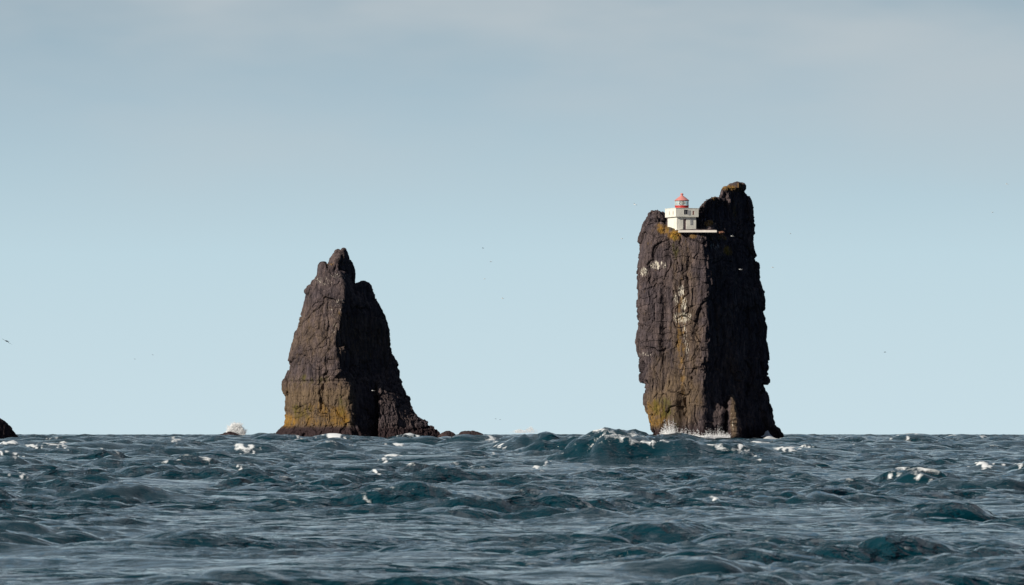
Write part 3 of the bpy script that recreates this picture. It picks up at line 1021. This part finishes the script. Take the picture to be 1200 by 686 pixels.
ROW = HY + (EYE - ZG) / RR[:, None] * F
ROW[RR < 50] = 1e6
TOP = np.minimum.accumulate(ROW, 0)          # what is in view along every bearing
for cx, cy, hw, hp in CAPS:
    j = int(np.argmin(np.abs(AN - math.atan((cx - 600) / F))))
    i = int(np.argmax(TOP[:, j] <= cy)) if (TOP[:, j] <= cy).any() else int(np.argmin(TOP[:, j]))
    D_ = min(RR[i], 1500)
    m1 = D_ / F
    caps_w.append(((cx - 600) * m1, D_, 1.05 * hw * m1, max(hp * m1, .12)))
for x_, D_, hw, hh in caps_w:
    ly = max(hh * 6.0, 2.2)
    m = (np.abs(X - x_) < hw * 3) & (np.abs(Y - D_) < ly * 4)
    if not m.any(): continue
    u = (X[m] - x_) / hw
    v = (Y[m] - D_ + 0.12 * ly * np.sin(u * 2.0 + x_)) / ly
    # roller: steep in front, long back
    t = np.where(v < 0, v * 1.8, v * .5)
    tf = np.where(v < 0, v * 1.2, v * .6)
    env = np.exp(-u ** 2 * 1.1)
    Z[m] += hh * 0.55 * env / np.cosh(2.0 * t)
    nzv = fbm(np.stack([u * 3.6 + x_, v * 3.0, np.zeros(m.sum())], 1), 4, .7)
    Z[m] += np.clip(nzv, -.3, 1) * hh * .35 * env / np.cosh(2.0 * t)
    FOAM[m] = np.maximum(FOAM[m], np.clip((env / np.cosh(1.6 * tf) - (.33 if hw > .5 else .45) + .95 * nzv) * (2.0 if hw > .5 else 1.7), 0, 1.15))


# white water round the foot of the rocks
def surf(cx, D, rx, ry, st, lift):
    """ring of broken water round an ellipse (photo px, distance, half sizes in metres)"""
    global Z, FOAM
    bx = (cx - 600) / F * D
    m = (np.abs(X - bx) < rx * 2.2) & (np.abs(Y - D) < ry * 2.2)
    q = np.hypot((X[m] - bx) / rx, (Y[m] - D) / ry)
    nzv = fbm(np.stack([X[m] * .35, Y[m] * .35, np.zeros(m.sum())], 1), 4, .6)
    k = np.exp(-((q - 1.0) / .17) ** 2)
    FOAM[m] = np.maximum(FOAM[m], np.clip((k - .35 + nzv * .8) * st * 1.6, 0, 1))
    Z[m] += lift * k * np.clip(.5 + nzv * 1.6, 0, 1.5)


surf(826, D1 + 2, 12.5, 13.5, 1.0, .9)
surf(395, D2, 14.5, 14, .4, .1)
surf(-36, 900, 16, 12, .7, .5)

V = np.stack([X - OX, Y - OY, Z], 1)
idx = np.arange(nr * na).reshape(nr, na)
Fq = np.stack([idx[:-1, :-1], idx[:-1, 1:], idx[1:, 1:], idx[1:, :-1]], -1).reshape(-1, 4)
me = np_mesh('sea', V, Fq)
attr(me, 'foam', FOAM)

m, t, b, o = mat_new('sea_water')
b.inputs['Base Color'].default_value = (0.001, 0.027, 0.040, 1)
b.inputs['IOR'].default_value = 1.333
b.inputs['Roughness'].default_value = 0.045
c = nd(t, 'ShaderNodeTexCoord')
mpw = nd(t, 'ShaderNodeMapping')
mpw.inputs['Scale'].default_value = (0.62, 1.0, 1.0)          # crests longer than their spacing
mpr = nd(t, 'ShaderNodeMapping')
mpr.inputs['Rotation'].default_value = (0, 0, R(-26))
t.links.new(c.outputs['Object'], mpr.inputs['Vector'])
t.links.new(mpr.outputs['Vector'], mpw.inputs['Vector'])
# capillary ripples riding on the modelled waves: three sizes, sharp crested
hsum = None
for sc_, hgt_, det_ in ((0.40, 0.62, 3.0), (1.2, 0.22, 4.0), (4.0, 0.085, 4.0)):
    n1 = nd(t, 'ShaderNodeTexNoise', i_Scale=sc_, i_Detail=det_, i_Roughness=0.55, i_Distortion=0.3)
    t.links.new(mpw.outputs['Vector'], n1.inputs['Vector'])
    s1_ = nd(t, 'ShaderNodeMath', operation='SUBTRACT'); s1_.inputs[1].default_value = 0.5
    t.links.new(n1.outputs['Fac'], s1_.inputs[0])
    s2_ = nd(t, 'ShaderNodeMath', operation='ABSOLUTE')
    t.links.new(s1_.outputs[0], s2_.inputs[0])
    s3_ = nd(t, 'ShaderNodeMath', operation='MULTIPLY'); s3_.inputs[1].default_value = -hgt_ * 1.5
    t.links.new(s2_.outputs[0], s3_.inputs[0])
    s4_ = nd(t, 'ShaderNodeMath', operation='MULTIPLY_ADD'); s4_.inputs[1].default_value = hgt_ * .9
    t.links.new(s1_.outputs[0], s4_.inputs[0])
    t.links.new(s3_.outputs[0], s4_.inputs[2])
    if hsum is None: hsum = s4_
    else:
        ad = nd(t, 'ShaderNodeMath', operation='ADD')
        t.links.new(hsum.outputs[0], ad.inputs[0]); t.links.new(s4_.outputs[0], ad.inputs[1])
        hsum = ad
bp = nd(t, 'ShaderNodeBump', i_Strength=1.0, i_Distance=BUMP)
gn = nd(t, 'ShaderNodeTexNoise', i_Scale=0.09, i_Detail=3.0, i_Roughness=0.55)      # gusts: glassy lanes and ruffled lanes
t.links.new(mpw.outputs['Vector'], gn.inputs['Vector'])
gm = nd(t, 'ShaderNodeMapRange', i_1=0.40, i_2=0.62, i_3=0.22, i_4=2.2)
t.links.new(gn.outputs['Fac'], gm.inputs['Value'])
hm = nd(t, 'ShaderNodeMath', operation='MULTIPLY')
t.links.new(hsum.outputs[0], hm.inputs[0]); t.links.new(gm.outputs['Result'], hm.inputs[1])
t.links.new(hm.outputs[0], bp.inputs['Height'])
t.links.new(bp.outputs['Normal'], b.inputs['Normal'])
fm = nd(t, 'ShaderNodeBsdfPrincipled')
fm.inputs['Base Color'].default_value = (0.86, 0.88, 0.88, 1)
fm.inputs['Roughness'].default_value = 0.8
fa = nd(t, 'ShaderNodeAttribute', attribute_name='foam')
nf = nd(t, 'ShaderNodeTexNoise', i_Scale=3.0, i_Detail=7.0, i_Roughness=0.7)
t.links.new(c.outputs['Object'], nf.inputs['Vector'])
sb = nd(t, 'ShaderNodeMath', operation='MULTIPLY_ADD')
sb.inputs[1].default_value = 2.0
sb.inputs[2].default_value = -1.0
t.links.new(nf.outputs['Fac'], sb.inputs[0])
aa = nd(t, 'ShaderNodeMath', operation='ADD')
t.links.new(fa.outputs['Fac'], aa.inputs[0])
t.links.new(sb.outputs[0], aa.inputs[1])
mr = nd(t, 'ShaderNodeMapRange', i_1=0.30, i_2=0.78)
t.links.new(aa.outputs[0], mr.inputs['Value'])
ms = nd(t, 'ShaderNodeMixShader')
t.links.new(mr.outputs['Result'], ms.inputs['Fac'])
t.links.new(b.outputs[0], ms.inputs[1])
t.links.new(fm.outputs[0], ms.inputs[2])
t.links.new(ms.outputs[0], o.inputs['Surface'])
sea = link('sea', me, m)
tag(sea, 'dark teal choppy sea with whitecaps', None, None, 'structure')

# ------------------------------------------------------------------ spray
SPRAY, t, b, o = mat_new('sea_spray')
b.inputs['Base Color'].default_value = (0.95, 0.95, 0.95, 1)
b.inputs['Roughness'].default_value = 0.9
b.inputs['Subsurface Weight'].default_value = 0.0
tr = nd(t, 'ShaderNodeBsdfTranslucent')
tr.inputs['Color'].default_value = (0.9, 0.93, 0.95, 1)
ms = nd(t, 'ShaderNodeMixShader')
ms.inputs['Fac'].default_value = 0.15
t.links.new(b.outputs[0], ms.inputs[1])
t.links.new(tr.outputs[0], ms.inputs[2])
t.links.new(ms.outputs[0], o.inputs['Surface'])
_b = bmesh.new()
bmesh.ops.create_icosphere(_b, subdivisions=1, radius=1)
ICO_V = np.array([v.co[:] for v in _b.verts])
ICO_F = np.array([[v.index for v in f.verts] for f in _b.faces])
_b.free()


def spray(name, pts, rad, label):
    pts = np.asarray(pts); rad = np.asarray(rad)
    n = len(pts)
    rs = np.random.RandomState(n)
    sq = 1 + rs.uniform(-.3, .3, (n, 1, 3))
    VV = pts[:, None, :] + ICO_V[None] * rad[:, None, None] * sq
    FF = ICO_F[None] + (np.arange(n) * len(ICO_V))[:, None, None]
    o_ = link(name, np_mesh(name, VV.reshape(-1, 3), FF.reshape(-1, 3)), SPRAY)
    tag(o_, label, 'spray', None, 'stuff')
    return o_


rs = np.random.RandomState(5)
# burst behind the reddish rock
sB = 936 / F
puffs = [(272.5, 505, 6.5, 6), (279, 503.5, 6.5, 6.5), (275.5, 501, 5.5, 4.6), (283.5, 507.5, 4.5, 5), (268.5, 508, 4, 4), (278, 499.5, 3.6, 3.4), (273, 499.5, 3, 3)]
px_, py_, rad_ = [], [], []
for cx, cy, ax, ay in puffs:
    n = int(210 * ax * ay / 2)
    a_ = rs.uniform(0, 2 * np.pi, n)
    r_ = rs.uniform(0, 1, n) ** .5 * (1 + .20 * np.sin(a_ * 5 + cx) + .16 * np.sin(a_ * 13 + cx)) * np.exp(rs.normal(0, .19, n))
    px_.append(cx + ax * r_ * np.cos(a_)); py_.append(cy - ay * r_ * np.sin(a_)); rad_.append(rs.uniform(.02, .058, n) * np.where(r_ > .9, .7, 1))
px_ = np.concatenate(px_); py_ = np.concatenate(py_); rad_ = np.concatenate(rad_)
k_ = py_ < 513
px_, py_, rad_ = px_[k_], py_[k_], rad_[k_]
n = len(px_)
P = [at(a, c_, 936 + rs.uniform(0, 3)) for a, c_ in zip(px_, py_)]
spray('sea_spray', [p[:] for p in P], rad_, 'white burst of spray behind the reddish low rock')
# surf running up the foot of the tall stack
n = 26000
u = rs.uniform(0, 1, n) ** .8
px_ = 772 + u * 84
px_ = np.where(rs.uniform(0, 1, n) < .38, 783 + rs.normal(0, 5, n), px_)
hmx = np.interp(px_, [770, 777, 784, 792, 800, 812, 822, 832, 842, 850, 858], [3, 8, 12.5, 9, 7, 6, 4.5, 6, 7.5, 6, 3]) * (0.8 + .14 * np.sin(px_ * 1.3) + .14 * np.sin(px_ * .47 + 1) + rs.normal(0, .16, n))
hh = np.minimum(rs.exponential(.36, n), 1.5) * hmx
dep = np.interp(px_, [770, 796, 822, 842, 858], [5.5, 8.0, 10.6, 7.6, 6.2]) + rs.uniform(-.3, 2.2, n) - hh * .09
P = [at(a, 516 - b2 * 1.35, D1 - d_) for a, b2, d_ in zip(px_, hh, dep)]
spray('sea_spray', [p[:] for p in P], rs.uniform(.025, .08, n) * np.where(hh > 4, .6, 1), 'white surf splashing up the foot of the tall lighthouse stack')
# splash at the low apron
n = 350
px_ = 899 + rs.normal(0, 2.6, n)
hh = rs.uniform(0, 1, n) ** 1.4 * 7 * np.exp(-((px_ - 899) / 3.4) ** 2)
P = [at(a, 512 - b2, D1 + 6.2 - rs.uniform(0, 1.4)) for a, b2 in zip(px_, hh)]
spray('sea_spray', [p[:] for p in P], rs.uniform(.04, .14, n), 'small white splash at the low right apron of the tall stack')
# surf at the left toe of the pointed stack
n = 500
px_ = 327 + rs.normal(0, 3.2, n)
hh = rs.uniform(0, 1, n) ** 1.5 * 4.0 * np.exp(-((px_ - 326) / 4.5) ** 2)
P = [at(a, 514 - b2, D2 - 3.5 - rs.uniform(0, 1.5)) for a, b2 in zip(px_, hh)]
spray('sea_spray', [p[:] for p in P], rs.uniform(.04, .12, n), 'strip of white surf at the left toe of the pointed stack')
# spindrift behind the crests in the middle
n = 500
px_ = np.concatenate([rs.normal(609, 3.5, n // 2), rs.normal(621, 3.5, n - n // 2)])
hh = rs.uniform(0, 1, n) * np.interp(px_, [600, 608, 614, 622, 628], [1.5, 4.5, 3.0, 7.5, 4])
P = [at(a, 507.5 - b2, 360 + rs.uniform(-2, 2)) for a, b2 in zip(px_, hh)]
spray('sea_spray', [p[:] for p in P], rs.uniform(.01, .028, n), 'spindrift blowing off the crests left of the breaking wave')


# ------------------------------------------------------------------ birds
def bird_mesh(name, span, flap, dark):
    """gull in flight along +Y: body, head, tail and two bent wings as one skin"""
    b = bmesh.new()
    L_ = span * .42
    prof = [(-.55, .015, .0), (-.42, .05, .0), (-.2, .11, 0), (.05, .14, 0), (.25, .12, .01), (.38, .075, .03), (.46, .085, .045), (.54, .065, .045), (.60, .02, .03), (.68, .006, .02)]
    rings = []
    for yy, r_, zz in prof:
        rings.append([b.verts.new((r_ * L_ * math.cos(k * math.pi / 4), yy * L_, zz * L_ + r_ * L_ * .85 * math.sin(k * math.pi / 4))) for k in range(8)])
    for a, c_ in zip(rings[:-1], rings[1:]):
        for k in range(8):
            b.faces.new((a[k], a[(k + 1) % 8], c_[(k + 1) % 8], c_[k]))
    b.faces.new(rings[0][::-1]); b.faces.new(rings[-1])
    tv = [b.verts.new(p) for p in ((-.03 * L_, -.5 * L_, .01 * L_), (.03 * L_, -.5 * L_, .01 * L_), (.12 * L_, -.82 * L_, 0), (-.12 * L_, -.82 * L_, 0))]
    tw = [b.verts.new(v.co + Vector((0, 0, .02 * L_))) for v in tv]
    b.faces.new(tv); b.faces.new(tw[::-1])
    for k in range(4): b.faces.new((tv[k], tv[(k + 1) % 4], tw[(k + 1) % 4], tw[k]))
    hs = span / 2
    for sgn in (-1, 1):
        sec = []
        for u, ch, back, up in ((0.0, .30, .0, 0.05), (.15, .30, -.02, .05 + .10 * flap), (.42, .26, .06, .05 + .30 * flap), (.72, .19, -.04, .05 + .36 * flap), (1.0, .02, -.20, .05 + .30 * flap)):
            x_ = sgn * (u * hs)
            c_ = ch * L_ * 1.05
            y_ = back * L_ * 1.2
            z_ = up * hs * .8
            th = .03 * L_ * (1 - u * .8)
            sec.append([b.verts.new(p) for p in ((x_, y_ + c_ * .55, z_), (x_, y_ + c_ * .1, z_ + th), (x_, y_ - c_ * .45, z_), (x_, y_ + c_ * .1, z_ - th))])
        for a, c2 in zip(sec[:-1], sec[1:]):
            for k in range(4): b.faces.new((a[k], a[(k + 1) % 4], c2[(k + 1) % 4], c2[k]))
        b.faces.new(sec[0]); b.faces.new(sec[-1][::-1])
    bmesh.ops.recalc_face_normals(b, faces=b.faces)
    for f in b.faces: f.smooth = True
    m_ = bpy.data.meshes.new(name)
    b.to_mesh(m_)
    b.free()
    m_.materials.append(dark)
    return m_


BW = paint('white_plumage', (0.8, 0.79, 0.76), 0.8, 0.1, 8)
BD = paint('dark_plumage', (0.035, 0.033, 0.035), 0.8, 0.2, 8)
mw = bird_mesh('seabird', 1.1, .5, BW)
md_ = bird_mesh('seabird', 1.0, .35, BD)
mg = bird_mesh('seabird', 1.45, -.35, BD)
GB = 'seabirds flying around the stacks'
BIRDS = [
    (8, 400, 560, 'g', 155, -28, 'dark long winged seabird gliding close to the left edge'),
    (158, 421, 1500, 'd', 100, 0, 'dark speck of a bird, lower one of the pair left of the pointed stack'),
    (179, 416, 1500, 'd', 80, 0, 'dark speck of a bird, upper one of the pair left of the pointed stack'),
    (566, 291, 1350, 'd', 85, 20, 'grey bird flying highest in the open sky between the two stacks'),
    (575, 307, 1150, 'w', 120, 10, 'white bird second from the top in the sky between the two stacks'),
    (568, 327, 1200, 'w', 95, 0, 'white bird third from the top in the sky between the two stacks'),
    (589, 350, 1000, 'w', 80, 10, 'white bird flying lowest of the white ones between the two stacks'),
    (581, 491, 1500, 'd', 90, 0, 'left of two dark birds skimming the sea between the stacks'),
    (586, 492, 1500, 'd', 70, 0, 'right of two dark birds skimming the sea between the stacks'),
    (729, 280, 1100, 'w', 100, 0, 'white bird flying left of the tall stack below the terrace'),
    (744, 240, 880, 'w', 50, 25, 'white bird flying just left of the lighthouse lantern'),
    (926, 274, 1200, 'w', 110, 0, 'white bird flying right of the dark tower top of the tall stack'),
    (905.5, 313.6, 1000, 'w', 85, 0, 'white bird flying close to the right edge of the tall stack'),
    (1180, 216, 1000, 'w', 70, 10, 'white bird flying highest at the far right of the sky'),
    (1163, 249, 1150, 'w', 110, 0, 'white bird lower of two at the far right of the sky'),
    (1037, 413, 1100, 'd', 95, 12, 'grey dark bird flying low in the sky right of the tall stack'),
    (437, 458, 900, 'w', 90, 0, 'white bird flying in front of the dark face of the pointed stack'),
    (858, 277, 860, 'w', 90, 0, 'white bird flying in front of the dark tower beside the terrace'),
    (867.7, 316, 860, 'w', 75, 0, 'white bird flying in front of the dark right face of the tall stack'),
]
for i, (bx, by, D_, kind, yaw, roll, lab) in enumerate(BIRDS):
    o_ = link('seabird', {'w': mw, 'd': md_, 'g': mg}[kind], None, None, at(bx, by, D_))
    o_.rotation_euler = (R(4), R(roll), R(yaw))
    tag(o_, lab, 'bird', GB)
